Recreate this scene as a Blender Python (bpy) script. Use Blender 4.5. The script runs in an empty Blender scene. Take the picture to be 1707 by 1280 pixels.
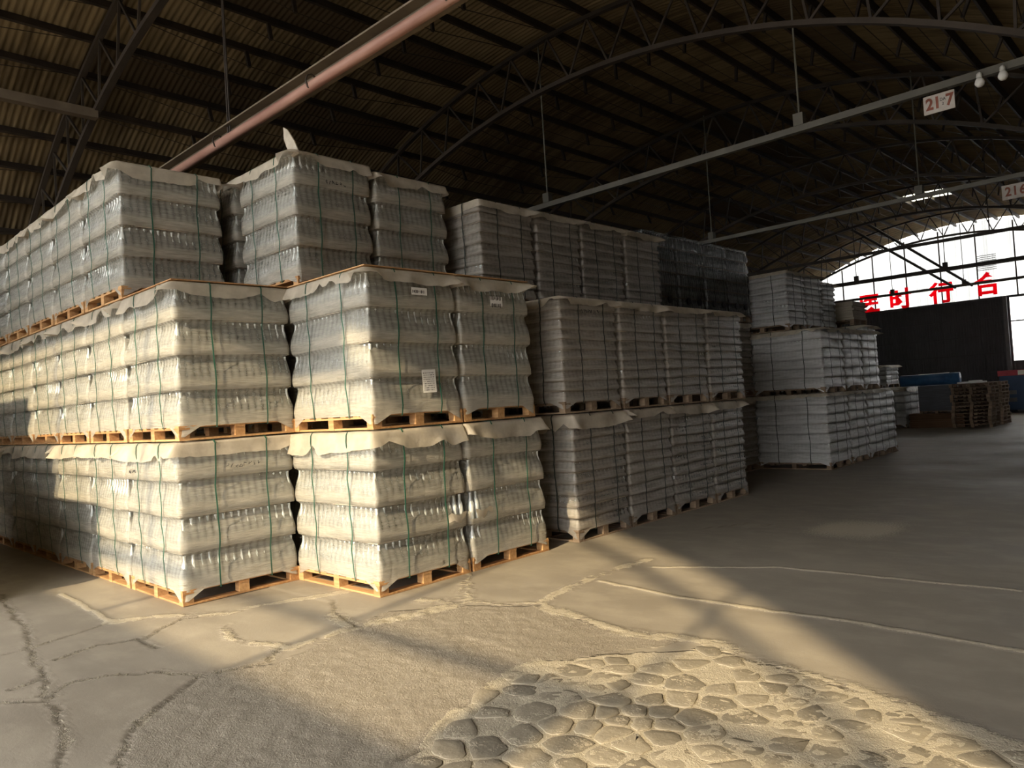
import bpy, math, random
import numpy as np
from math import sin, cos, pi, sqrt, hypot, atan2
from mathutils import Matrix, Vector

sc = bpy.context.scene
C = sc.collection
RND = random.Random(7)

# ------------------------------------------------------------------ camera
F_PX, CX, CY, H = 1250.0, 853.5, 640.0, 1.65
def _cam_axes():
    d1 = np.array([2054 - CX, 597 - CY, F_PX]); d1 /= np.linalg.norm(d1)
    n = np.cross(d1, np.array([1, -0.062, 0.])); n /= np.linalg.norm(n)
    if n[1] < 0: n = -n
    up = -n
    x = np.cross(d1, up); x /= np.linalg.norm(x)
    return np.array([x, d1, up])
RW = _cam_axes()
cam_d = bpy.data.cameras.new('camera'); cam = bpy.data.objects.new('camera', cam_d); C.objects.link(cam)
cam_d.sensor_width = 36; cam_d.lens = F_PX / 1707 * 36; cam_d.clip_end = 300; cam_d.clip_start = 0.05
r_, u_, b_ = RW[:, 0], -RW[:, 1], -RW[:, 2]
cam.matrix_world = Matrix(((r_[0], u_[0], b_[0], 0), (r_[1], u_[1], b_[1], 0), (r_[2], u_[2], b_[2], H), (0, 0, 0, 1)))
sc.camera = cam
def fl(px, py, z=0.):          # the floor point seen at a pixel, used to lay out cracks measured in the photo
    w = RW @ np.array([px - CX, py - CY, F_PX]); t = (z - H) / w[2]
    return float(w[0] * t), float(w[1] * t)

# ------------------------------------------------------------------ world, sun, exposure
SKY_STRENGTH, SUN_STRENGTH = 5.8, 5.3
world = bpy.data.worlds.new('sky'); sc.world = world; world.use_nodes = True
nt = world.node_tree; nt.nodes.clear()
o = nt.nodes.new('ShaderNodeOutputWorld'); bg = nt.nodes.new('ShaderNodeBackground')
bg.inputs[0].default_value = (1.0, 0.97, 0.92, 1); bg.inputs[1].default_value = SKY_STRENGTH
nt.links.new(bg.outputs[0], o.inputs[0])
sun_d = bpy.data.lights.new('sun', 'SUN'); sun = bpy.data.objects.new('sun', sun_d); C.objects.link(sun)
SUN_DIR = Vector((-0.20, 1.0, -0.62)).normalized()      # from the gable behind the camera down into the hall
sun.rotation_euler = SUN_DIR.to_track_quat('-Z', 'Y').to_euler()
sun_d.energy = SUN_STRENGTH; sun_d.angle = 0.017; sun_d.color = (1.0, 0.79, 0.48)
sun.location = (0, -20, 20)
vs = sc.view_settings
vs.view_transform = 'Standard'; vs.look = 'None'; vs.gamma = 1; vs.exposure = 0.45; vs.use_curve_mapping = False
sc.cycles.use_denoising = True
sc.cycles.transparent_max_bounces = 12
sc.cycles.max_bounces = 8; sc.cycles.diffuse_bounces = 5; sc.cycles.glossy_bounces = 3
sc.cycles.caustics_reflective = False; sc.cycles.caustics_refractive = False
sc.cycles.sample_clamp_indirect = 4.0

# ------------------------------------------------------------------ helpers
class MB:
    def __init__(s): s.v = []; s.f = []
    def box(s, x0, x1, y0, y1, z0, z1):
        i = len(s.v)
        s.v += [(x0,y0,z0),(x1,y0,z0),(x1,y1,z0),(x0,y1,z0),(x0,y0,z1),(x1,y0,z1),(x1,y1,z1),(x0,y1,z1)]
        s.f += [(i,i+3,i+2,i+1),(i+4,i+5,i+6,i+7),(i,i+1,i+5,i+4),(i+1,i+2,i+6,i+5),(i+2,i+3,i+7,i+6),(i+3,i,i+4,i+7)]
        return s
    def tube(s, a, b, r, n=6, r2=None):
        a = Vector(a); b = Vector(b); d = (b - a).normalized()
        e = d.cross(Vector((0,0,1)) if abs(d.z) < .9 else Vector((1,0,0))).normalized(); g = d.cross(e)
        i = len(s.v); r2 = r if r2 is None else r2
        for p, q in ((a, r), (b, r2)):
            for k in range(n):
                t = 2*pi*k/n; s.v.append(tuple(p + (e*cos(t) + g*sin(t))*q))
        for k in range(n):
            s.f.append((i+k, i+(k+1)%n, i+n+(k+1)%n, i+n+k))
        s.f.append(tuple(i+k for k in range(n))[::-1]); s.f.append(tuple(i+n+k for k in range(n)))
        return s
    def bar(s, a, b, w, h):      # rectangular bar between points
        a = Vector(a); b = Vector(b); d = (b - a).normalized()
        e = d.cross(Vector((0,0,1)) if abs(d.z) < .95 else Vector((0,1,0))).normalized()*w/2; g = e.cross(d).normalized()*h/2
        i = len(s.v)
        for p in (a, b): s.v += [tuple(p-e-g), tuple(p+e-g), tuple(p+e+g), tuple(p-e+g)]
        s.f += [(i,i+1,i+2,i+3)[::-1],(i+4,i+5,i+6,i+7)] + [(i+k,i+(k+1)%4,i+4+(k+1)%4,i+4+k) for k in range(4)]
        return s
    def lathe(s, prof, x, y, n=8, z=0):
        i = len(s.v)
        for (r, h) in prof:
            for k in range(n): s.v.append((x + r*cos(2*pi*k/n), y + r*sin(2*pi*k/n), z + h))
        for j in range(len(prof)-1):
            for k in range(n):
                s.f.append((i+j*n+k, i+j*n+(k+1)%n, i+(j+1)*n+(k+1)%n, i+(j+1)*n+k))
        s.f.append(tuple(i+(len(prof)-1)*n+k for k in range(n)))
        return s
    def mesh(s, name, mat=None, smooth=False):
        me = bpy.data.meshes.new(name); me.from_pydata(s.v, [], s.f)
        if mat: me.materials.append(mat)
        if smooth: me.polygons.foreach_set('use_smooth', [True]*len(me.polygons))
        me.update(); return me
def put(name, me, parent=None, loc=None, rot=None, kind=None):
    o = bpy.data.objects.new(name, me); C.objects.link(o)
    if parent: o.parent = parent
    if loc: o.location = loc
    if rot: o.rotation_euler = rot
    if kind: o['kind'] = kind
    return o
def tag(o, label, cat, group=None):
    o['label'] = label; o['category'] = cat
    if group: o['group'] = group
    return o
def empty(name, loc=(0,0,0), rz=0):
    o = bpy.data.objects.new(name, None); C.objects.link(o); o.location = loc; o.rotation_euler = (0,0,rz)
    o.empty_display_size = .1
    return o

# ------------------------------------------------------------------ materials
class NT:
    def __init__(s, name):
        s.m = bpy.data.materials.new(name); s.m.use_nodes = True; s.t = s.m.node_tree; s.t.nodes.clear()
        s.out = s.t.nodes.new('ShaderNodeOutputMaterial')
    def n(s, typ, **kw):
        nd = s.t.nodes.new(typ)
        for k, v in kw.items():
            if k.startswith('i_'): 
                key = k[2:]; key = int(key) if key.isdigit() else key.replace('_', ' ')
                s.set(nd.inputs[key], v)
            else: setattr(nd, k, v)
        return nd
    def set(s, inp, v):
        if isinstance(v, bpy.types.NodeSocket): s.t.links.new(v, inp)
        else: inp.default_value = v
    def math(s, op, a, b=0.0, c=None, clamp=False):
        nd = s.t.nodes.new('ShaderNodeMath'); nd.operation = op; nd.use_clamp = clamp
        s.set(nd.inputs[0], a); s.set(nd.inputs[1], b)
        if c is not None: s.set(nd.inputs[2], c)
        return nd.outputs[0]
    def ramp(s, fac, lo, hi, a=0.0, b=1.0):
        nd = s.t.nodes.new('ShaderNodeMapRange'); nd.interpolation_type = 'SMOOTHSTEP'
        s.set(nd.inputs[0], fac); nd.inputs[1].default_value = lo; nd.inputs[2].default_value = hi
        nd.inputs[3].default_value = a; nd.inputs[4].default_value = b
        return nd.outputs[0]
    def mix(s, fac, a, b):
        nd = s.t.nodes.new('ShaderNodeMix'); nd.data_type = 'RGBA'
        s.set(nd.inputs[0], fac); s.set(nd.inputs[6], a if isinstance(a, bpy.types.NodeSocket) else (*a, 1)); s.set(nd.inputs[7], b if isinstance(b, bpy.types.NodeSocket) else (*b, 1))
        return nd.outputs[2]
    def noise(s, vec=None, scale=5., detail=3., rough=.55, dim='3D'):
        nd = s.t.nodes.new('ShaderNodeTexNoise'); nd.inputs['Scale'].default_value = scale
        nd.inputs['Detail'].default_value = detail; nd.inputs['Roughness'].default_value = rough
        if vec is not None: s.t.links.new(vec, nd.inputs['Vector'])
        return nd.outputs['Fac']
    def coords(s, kind='Object', scale=(1,1,1)):
        tc = s.t.nodes.new('ShaderNodeTexCoord'); mp = s.t.nodes.new('ShaderNodeMapping'); mp.inputs['Scale'].default_value = scale
        s.t.links.new(tc.outputs[kind], mp.inputs[0]); return mp.outputs[0]
    def wpos(s, scale=(1,1,1)):
        g = s.t.nodes.new('ShaderNodeNewGeometry'); mp = s.t.nodes.new('ShaderNodeMapping'); mp.inputs['Scale'].default_value = scale
        s.t.links.new(g.outputs['Position'], mp.inputs[0]); return mp.outputs[0]
    def rand(s): return s.t.nodes.new('ShaderNodeObjectInfo').outputs['Random']
    def attr(s, name):
        a = s.t.nodes.new('ShaderNodeAttribute'); a.attribute_name = name; return a.outputs['Fac']
    def bump(s, h, strength=.3, dist=.01, normal=None):
        b = s.t.nodes.new('ShaderNodeBump'); b.inputs['Strength'].default_value = strength; b.inputs['Distance'].default_value = dist
        s.t.links.new(h, b.inputs['Height'])
        if normal is not None: s.t.links.new(normal, b.inputs['Normal'])
        return b.outputs[0]
    def bsdf(s, col, rough=.6, metal=0., normal=None, spec=.5, **kw):
        b = s.t.nodes.new('ShaderNodeBsdfPrincipled')
        s.set(b.inputs['Base Color'], col if isinstance(col, bpy.types.NodeSocket) else (*col, 1))
        s.set(b.inputs['Roughness'], rough); s.set(b.inputs['Metallic'], metal); b.inputs['Specular IOR Level'].default_value = spec
        if normal is not None: s.t.links.new(normal, b.inputs['Normal'])
        for k, v in kw.items(): s.set(b.inputs[k.replace('_', ' ')], v)
        return b.outputs[0]
    def done(s, sh): s.t.links.new(sh, s.out.inputs[0]); return s.m

def simple(name, c1, c2, rough=.6, metal=0., scale=4., bumps=.15, dist=.004, stretch=(1,1,1), spec=.5):
    N = NT(name); v = N.coords('Object', stretch)
    n1 = N.noise(v, scale, 4); n2 = N.math('ADD', N.math('MULTIPLY', n1, .75), N.math('MULTIPLY', N.rand(), .25))
    col = N.mix(N.ramp(n2, .3, .7), c1, c2)
    return N.done(N.bsdf(col, rough, metal, N.bump(N.noise(v, scale*6, 3), bumps, dist), spec))

M = {}
M['wood'] = simple('pallet_wood', (.34, .17, .065), (.52, .31, .14), .75, 0, 3, .3, .003, (1, 12, 12))
M['oldwood'] = simple('weathered_wood', (.16, .11, .07), (.30, .22, .15), .85, 0, 3, .3, .003, (1, 10, 10))
M['steel'] = simple('dark_dusty_steel', (.022, .016, .012), (.05, .036, .026), .7, .0, 3)
M['steel_lt'] = simple('dusty_truss_paint', (.13, .10, .07), (.20, .16, .11), .75, 0, 3)
M['truss'] = simple('brown_truss_paint', (.035, .026, .019), (.065, .049, .036), .75, 0, 3)
M['rail'] = simple('dusty_grey_rail', (.10, .095, .078), (.155, .147, .12), .6, 0, 2)
M['pink'] = simple('pink_oxide_pipe', (.27, .13, .10), (.46, .27, .21), .6, 0, 2.5, .3, .003, (.4, 3, 3))
M['board'] = simple('cardboard', (.34, .30, .24), (.46, .41, .33), .8, 0, 3, .2, .003, (1, 1, 8))
M['divider'] = simple('divider_board', (.42, .36, .28), (.55, .48, .38), .8)
M['greybox'] = simple('dark_wrapped_load', (.035, .04, .05), (.06, .07, .085), .35, 0, 3, .3, .01, (1, 1, 8))
M['curtain'] = simple('dark_wall_sheet', (.04, .041, .046), (.058, .06, .066), .6, 0, 1.2)
M['wallgrey'] = simple('grey_wall_panel', (.09, .095, .10), (.13, .135, .14), .7)
M['blue'] = simple('blue_paint', (.015, .045, .11), (.02, .06, .15), .5)
M['tarp'] = simple('blue_tarpaulin', (.02, .07, .17), (.06, .17, .36), .45, 0, 3, .5, .02)
M['redp'] = simple('red_paint', (.35, .02, .04), (.45, .03, .06), .5)
M['brown'] = simple('brown_boards', (.09, .045, .02), (.15, .08, .04), .8, 0, 3, .2, .003, (1, 1, 10))
M['black'] = simple('black_plastic', (.006, .006, .008), (.012, .012, .015), .35)
M['strap'] = simple('green_strap', (.02, .075, .05), (.03, .12, .08), .4)
M['strapdk'] = simple('dark_strap', (.012, .02, .018), (.02, .035, .028), .4)
M['white'] = simple('white_metal', (.6, .6, .58), (.75, .75, .72), .5)
M['paper'] = simple('white_paper', (.78, .77, .74), (.88, .87, .84), .7)
M['ink'] = simple('black_ink', (.02, .02, .025), (.03, .03, .035), .6)
M['signboard'] = simple('dusty_sign_board', (.46, .40, .35), (.62, .57, .52), .6, 0, 8)
M['signred'] = simple('faded_red_brown_paint', (.22, .06, .03), (.33, .10, .06), .6, 0, 8)
M['ground'] = simple('pale_outdoor_ground', (.05, .05, .05), (.075, .073, .07), .9, 0, .5)
M['stone'] = None

def film_mat(name, milk_lo, milk_hi, c1, c2, rough=.22, ribs=.25, wr=1.7, trans=.35, ribmix=.22, cool=.32):
    N = NT(name)
    band, u = N.attr('band'), N.attr('u')
    v = N.coords('Object', (1.2, 1.2, 9)); streak = N.noise(v, 4, 5, .6)
    fine = N.noise(N.coords('Object', (2.0, 2.0, 60)), 3, 3, .6)
    cloud = N.noise(N.coords('Object', (1, 1, 1.6)), 2.2, 3)
    rib = N.math('ABSOLUTE', N.math('SINE', N.math('MULTIPLY', u, pi/.0725)))
    base = N.math('SUBTRACT', 1.0, N.ramp(band, .22, .46))                       # body zone milky, neck zone clear
    m = N.math('ADD', N.math('MULTIPLY', base, milk_hi - milk_lo), milk_lo)
    m = N.math('ADD', m, N.math('MULTIPLY', N.math('SUBTRACT', streak, .5), .55))
    m = N.math('ADD', m, N.math('MULTIPLY', N.math('SUBTRACT', cloud, .5), .5), clamp=True)
    m = N.math('ADD', m, N.math('MULTIPLY', N.math('SUBTRACT', N.rand(), .55), .2), clamp=True)
    ribm = N.math('MULTIPLY', N.math('SUBTRACT', rib, .6), N.math('MULTIPLY', N.math('SUBTRACT', 1.0, base), ribmix))
    m = N.math('ADD', m, ribm)
    m = N.math('ADD', m, N.math('MULTIPLY', N.math('SUBTRACT', fine, .5), .45), clamp=True)
    m = N.math('MINIMUM', m, .97)
    h = N.math('ADD', N.math('MULTIPLY', rib, ribs), N.math('MULTIPLY', fine, wr))
    h = N.math('ADD', h, N.math('MULTIPLY', streak, .9))
    nor = N.bump(h, .55, .012)
    col = N.mix(N.math('ADD', N.math('MULTIPLY', streak, .55), N.math('MULTIPLY', fine, .45)), tuple(q*.9 for q in c1), c2)
    col = N.mix(N.math('MULTIPLY', N.math('SUBTRACT', 1.0, base), cool), col, (.47, .50, .50))
    body = N.bsdf(col, rough, 0, nor, .6)
    tl = N.n('ShaderNodeBsdfTranslucent'); N.set(tl.inputs[0], col); N.t.links.new(nor, tl.inputs[1])
    mx = N.n('ShaderNodeMixShader'); mx.inputs[0].default_value = trans
    N.t.links.new(body, mx.inputs[1]); N.t.links.new(tl.outputs[0], mx.inputs[2])
    tr = N.n('ShaderNodeBsdfTransparent'); tr.inputs[0].default_value = (.96, .97, .98, 1)
    gl = N.n('ShaderNodeBsdfGlossy'); gl.inputs['Roughness'].default_value = .12; N.t.links.new(nor, gl.inputs['Normal'])
    fr = N.n('ShaderNodeFresnel'); fr.inputs[0].default_value = 1.45; N.t.links.new(nor, fr.inputs[1])
    clr = N.n('ShaderNodeMixShader'); N.t.links.new(fr.outputs[0], clr.inputs[0]); N.t.links.new(tr.outputs[0], clr.inputs[1]); N.t.links.new(gl.outputs[0], clr.inputs[2])
    fin = N.n('ShaderNodeMixShader'); N.t.links.new(m, fin.inputs[0]); N.t.links.new(clr.outputs[0], fin.inputs[1]); N.t.links.new(mx.outputs[0], fin.inputs[2])
    return N.done(fin.outputs[0])
M['film'] = film_mat('milky_stretch_film', .60, .86, (.56, .525, .445), (.76, .72, .63))
M['film_jar'] = film_mat('grey_stretch_film', .68, .88, (.38, .34, .295), (.52, .48, .43), .22, .05, 1.2, .2, .12, .0)
M['film_far'] = film_mat('shiny_grey_stretch_film', .72, .92, (.60, .60, .60), (.78, .78, .78), .2, .05, 1.8, .2, .06, .0)
M['film_dark'] = film_mat('dark_blue_film', .35, .55, (.10, .12, .15), (.18, .20, .24), .16, .4, .8, .1, .3, .0)
def glass():
    N = NT('bottle_glass'); r = N.rand()
    v = N.coords('Object', (14, 14, 3)); n = N.noise(v, 3, 2)
    col = N.mix(N.ramp(n, .35, .65), (.42, .46, .45), (.78, .81, .79))
    return N.done(N.bsdf(col, .07, 0, None, 1.0, Coat_Weight=.6, Coat_Roughness=.04))
M['glass'] = glass()
def core():
    N = NT('stacked_glass_inside'); v = N.coords('Object', (28, 28, 2.5)); n = N.noise(v, 2, 3)
    return N.done(N.bsdf(N.mix(n, (.26, .28, .27), (.55, .57, .54)), .25, 0, None, .6))
M['core'] = core()
def sheet():
    N = NT('draped_plastic_sheet'); v = N.coords('Object'); n = N.noise(v, 5, 5)
    col = N.mix(n, (.55, .48, .38), (.74, .68, .57)); nor = N.bump(N.noise(v, 9, 5), .5, .02)
    b = N.bsdf(col, .4, 0, nor); tl = N.n('ShaderNodeBsdfTranslucent'); N.set(tl.inputs[0], col)
    mx = N.n('ShaderNodeMixShader'); mx.inputs[0].default_value = .35; N.t.links.new(b, mx.inputs[1]); N.t.links.new(tl.outputs[0], mx.inputs[2])
    tr = N.n('ShaderNodeBsdfTransparent'); m2 = N.n('ShaderNodeMixShader'); N.set(m2.inputs[0], N.ramp(n, .3, .7, .78, .98))
    N.t.links.new(tr.outputs[0], m2.inputs[1]); N.t.links.new(mx.outputs[0], m2.inputs[2])
    return N.done(m2.outputs[0])
M['sheet'] = sheet()
def roofm():
    N = NT('corrugated_cement_sheet'); p = N.wpos((1, 1, 1))
    a = N.noise(p, .35, 4); b = N.noise(N.wpos((.6, 7, .6)), 1.2, 4, .65)
    col = N.mix(N.ramp(N.math('ADD', N.math('MULTIPLY', a, .5), N.math('MULTIPLY', b, .5)), .35, .62), (.11, .08, .045), (.36, .275, .155))
    col = N.mix(N.ramp(N.rand(), .82, .95), col, (.11, .08, .05))
    return N.done(N.bsdf(col, .9, 0, N.bump(N.noise(p, 30, 3), .2, .004), .2))
M['roof'] = roofm()
def translucent(name, c, t=.75, corr=0):
    N = NT(name); v = N.wpos((1, 1, .05)); n = N.noise(v, 3, 3)
    col = N.mix(N.ramp(n, .3, .6), tuple(x*.62 for x in c), c)
    tl = N.n('ShaderNodeBsdfTranslucent'); N.set(tl.inputs[0], col); b = N.bsdf(col, .5)
    mx = N.n('ShaderNodeMixShader'); mx.inputs[0].default_value = t; N.t.links.new(b, mx.inputs[1]); N.t.links.new(tl.outputs[0], mx.inputs[2])
    return N.done(mx.outputs[0])
M['skylight'] = translucent('skylight_sheet', (.9, .92, .8), .9)
M['gable'] = translucent('translucent_gable_sheet', (.43, .445, .45), .9)
M['glasspane'] = translucent('frosted_pane', (.97, .98, 1.0), .95)
def floorm():
    N = NT('dusty_concrete'); p = N.wpos()
    big = N.noise(p, .55, 5, .6); mid = N.noise(N.wpos((1, 1.6, 1)), 2.2, 5, .6); fine = N.noise(p, 36, 4, .75); grit = N.noise(p, 100, 3, .85)
    rough, dust, crack = N.attr('rough'), N.attr('dust'), N.attr('crack')
    col = N.mix(N.ramp(big, .3, .7), (.225, .196, .158), (.305, .27, .218))
    col = N.mix(N.math('MULTIPLY', N.ramp(mid, .42, .68), .5), col, (.36, .32, .255))
    # polished darker tyre tracks and damp stains of their own
    st = N.noise(N.wpos((.35, .9, 1)), 1.1, 5, .65)
    col = N.mix(N.math('MULTIPLY', N.ramp(st, .56, .72), .45), col, (.165, .145, .122))
    col = N.mix(N.math('MULTIPLY', rough, .55), col, N.mix(N.ramp(grit, .35, .7), (.24, .205, .16), (.44, .385, .30)))
    crumb = N.noise(p, 52, 3, .7)
    dm = N.ramp(N.math('ADD', dust, N.math('MULTIPLY', N.math('SUBTRACT', crumb, .5), 1.6)), .38, .62)
    dm = N.math('MULTIPLY', dm, N.ramp(dust, .02, .15))
    col = N.mix(N.math('MULTIPLY', dm, .85), col, (.50, .44, .33))
    col = N.mix(N.math('MULTIPLY', crack, .8), col, (.10, .08, .055))
    h0 = N.math('MULTIPLY', dm, .9)
    h = N.math('ADD', N.math('MULTIPLY', fine, N.math('ADD', N.math('MULTIPLY', N.math('MAXIMUM', rough, dust), 1.6), .16)), N.math('MULTIPLY', grit, N.math('ADD', N.math('MULTIPLY', rough, 1.6), .10)))
    h = N.math('ADD', h, h0)
    return N.done(N.bsdf(col, N.ramp(big, .3, .7, .5, .7), 0, N.bump(h, .75, .011), .4))
M['floor'] = floorm()
def stonem():
    N = NT('worn_cobble'); v = N.wpos(); n = N.noise(v, 9, 4)
    col = N.mix(N.ramp(N.math('ADD', N.math('MULTIPLY', n, .5), N.math('MULTIPLY', N.rand(), .5)), .3, .7), (.20, .176, .135), (.285, .25, .19))
    sd = N.noise(N.wpos(), 7, 5, .7); sd2 = N.noise(N.wpos(), 60, 3, .7)
    sm = N.ramp(N.math('ADD', sd, N.math('MULTIPLY', N.math('SUBTRACT', sd2, .5), .5)), .54, .66)
    col = N.mix(N.math('MULTIPLY', sm, .75), col, (.46, .40, .30))
    return N.done(N.bsdf(col, .7, 0, N.bump(N.math('ADD', N.noise(v, 45, 4), sm), .5, .006), .3))
M['stone'] = stonem()

def redm():
    N = NT('red_letter_paint'); tl = N.n('ShaderNodeBsdfTranslucent'); tl.inputs[0].default_value = (.95, .03, .07, 1)
    mx = N.n('ShaderNodeMixShader'); mx.inputs[0].default_value = .9; N.t.links.new(N.bsdf((.8, .012, .04), .5), mx.inputs[1]); N.t.links.new(tl.outputs[0], mx.inputs[2])
    return N.done(mx.outputs[0])
M['red'] = redm()
# ------------------------------------------------------------------ building frame numbers
AX, AZ = -8.2, -5.88                      # axis of the barrel roof
R_SHEET, R_UP, R_LO = 14.36, 14.2, 13.25
Y_NEAR, Y_FAR = -4.4, 38.5
TRUSS_Y = [-1.9, 4.08, 10.5, 16.6, 22.6, 28.6, 34.6]
BAYS = [(Y_NEAR, -1.9), (-1.9, 4.08), (4.08, 10.5), (10.5, 16.6), (16.6, 22.6), (22.6, 28.6), (28.6, 34.6), (34.6, Y_FAR)]
def arc(R, a): return (AX + R*sin(a), AZ + R*cos(a))
A_END = math.acos(-AZ / R_SHEET)          # the sheet meets the floor here
N_STRIP = 41; A_STEP = 2*A_END / N_STRIP

# ------------------------------------------------------------------ floor
def seg_dist(px, py, pts, jit=None):
    d = np.full(px.shape, 9.0)
    for (x0, y0), (x1, y1) in zip(pts[:-1], pts[1:]):
        vx, vy = x1-x0, y1-y0; L = vx*vx + vy*vy + 1e-9
        t = np.clip(((px-x0)*vx + (py-y0)*vy)/L, 0, 1)
        d = np.minimum(d, np.hypot(px-x0-t*vx, py-y0-t*vy))
    return d
def inside(px, py, poly):
    c = np.zeros(px.shape, bool); n = len(poly)
    for i in range(n):
        x0, y0 = poly[i]; x1, y1 = poly[(i+1) % n]
        k = ((y0 > py) != (y1 > py)) & (px < (x1-x0)*(py-y0)/((y1-y0) if abs(y1-y0) > 1e-9 else 1e-9) + x0)
        c ^= k
    return c
rs = np.random.RandomState(3)
def vnoise(x, y, s, seed):
    g = np.random.RandomState(seed).rand(64, 64)
    X, Y = x*s, y*s; xi, yi = np.floor(X).astype(int), np.floor(Y).astype(int); fx, fy = X-xi, Y-yi
    fx = fx*fx*(3-2*fx); fy = fy*fy*(3-2*fy)
    a = g[xi % 64, yi % 64]; b = g[(xi+1) % 64, yi % 64]; c = g[xi % 64, (yi+1) % 64]; d = g[(xi+1) % 64, (yi+1) % 64]
    return (a*(1-fx)+b*fx)*(1-fy) + (c*(1-fx)+d*fx)*fy - .5
P = lambda L: [fl(*p) for p in L]
rubble = [P(l) for l in (
    [(700,1022),(771,1004),(895,1007),(971,968),(1020,950),(1078,933)], [(895,1007),(983,1036),(1030,1051),(1137,1063)],
    [(700,1242),(760,1190),(830,1130),(900,1100)], [(1137,1063),(1184,1069),(1260,1098),(1402,1140),(1560,1200),(1707,1250)],
    [(187,1036),(290,1026),(375,1022),(422,1010),(501,998),(553,989),(640,975)], [(487,1078),(548,1059),(590,1045),(700,1022)],
    [(375,1040),(389,1064),(469,1078),(480,1078)], [(548,1026),(586,1045)], [(700,1000),(771,1004),(780,960),(765,940)])]
cracks = [P(l) for l in (
    [(5,990),(16,1012),(37,1040),(56,1097),(77,1134),(75,1162),(98,1195),(115,1242),(84,1290)],
    [(0,1092),(60,1078),(130,1055),(187,1036)], [(244,1064),(300,1031),(375,1022)], [(94,1100),(160,1075),(234,1064),(262,1080)],
    [(80,1167),(117,1139),(197,1125),(262,1118),(328,1125),(300,1153),(230,1200),(190,1285)], [(469,1078),(450,1101),(360,1120)],
    [(0,1170),(60,1168),(80,1167)], [(660,1262),(700,1242)], [(20,1150),(70,1130)], [(590,1045),(560,1020),(553,1000)],
    [(1180,880),(1250,872),(1320,880)])]
joints = [P([(1001,968),(1113,992),(1290,1019),(1408,1034),(1707,1086),(1900,1120)]), P([(103,989),(155,1019),(187,1038)]), P([(1090,945),(1300,946),(1700,985)])]
dustpatch = P([(1395,880),(1460,884)])
gravel = P([(187,1300),(230,1200),(300,1153),(350,1120),(460,1105),(560,1060),(640,1020),(770,1010),(895,1010),(1000,1045),(1140,1068),(1000,1090),(900,1100),(830,1130),(760,1190),(700,1235),(690,1300)])
cobble_zone = P([(680,1330),(700,1238),(760,1190),(830,1130),(900,1100),(1000,1092),(1190,1078),(1262,1104),(1402,1146),(1560,1205),(1720,1258),(1800,1330),(1300,1500)])

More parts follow.
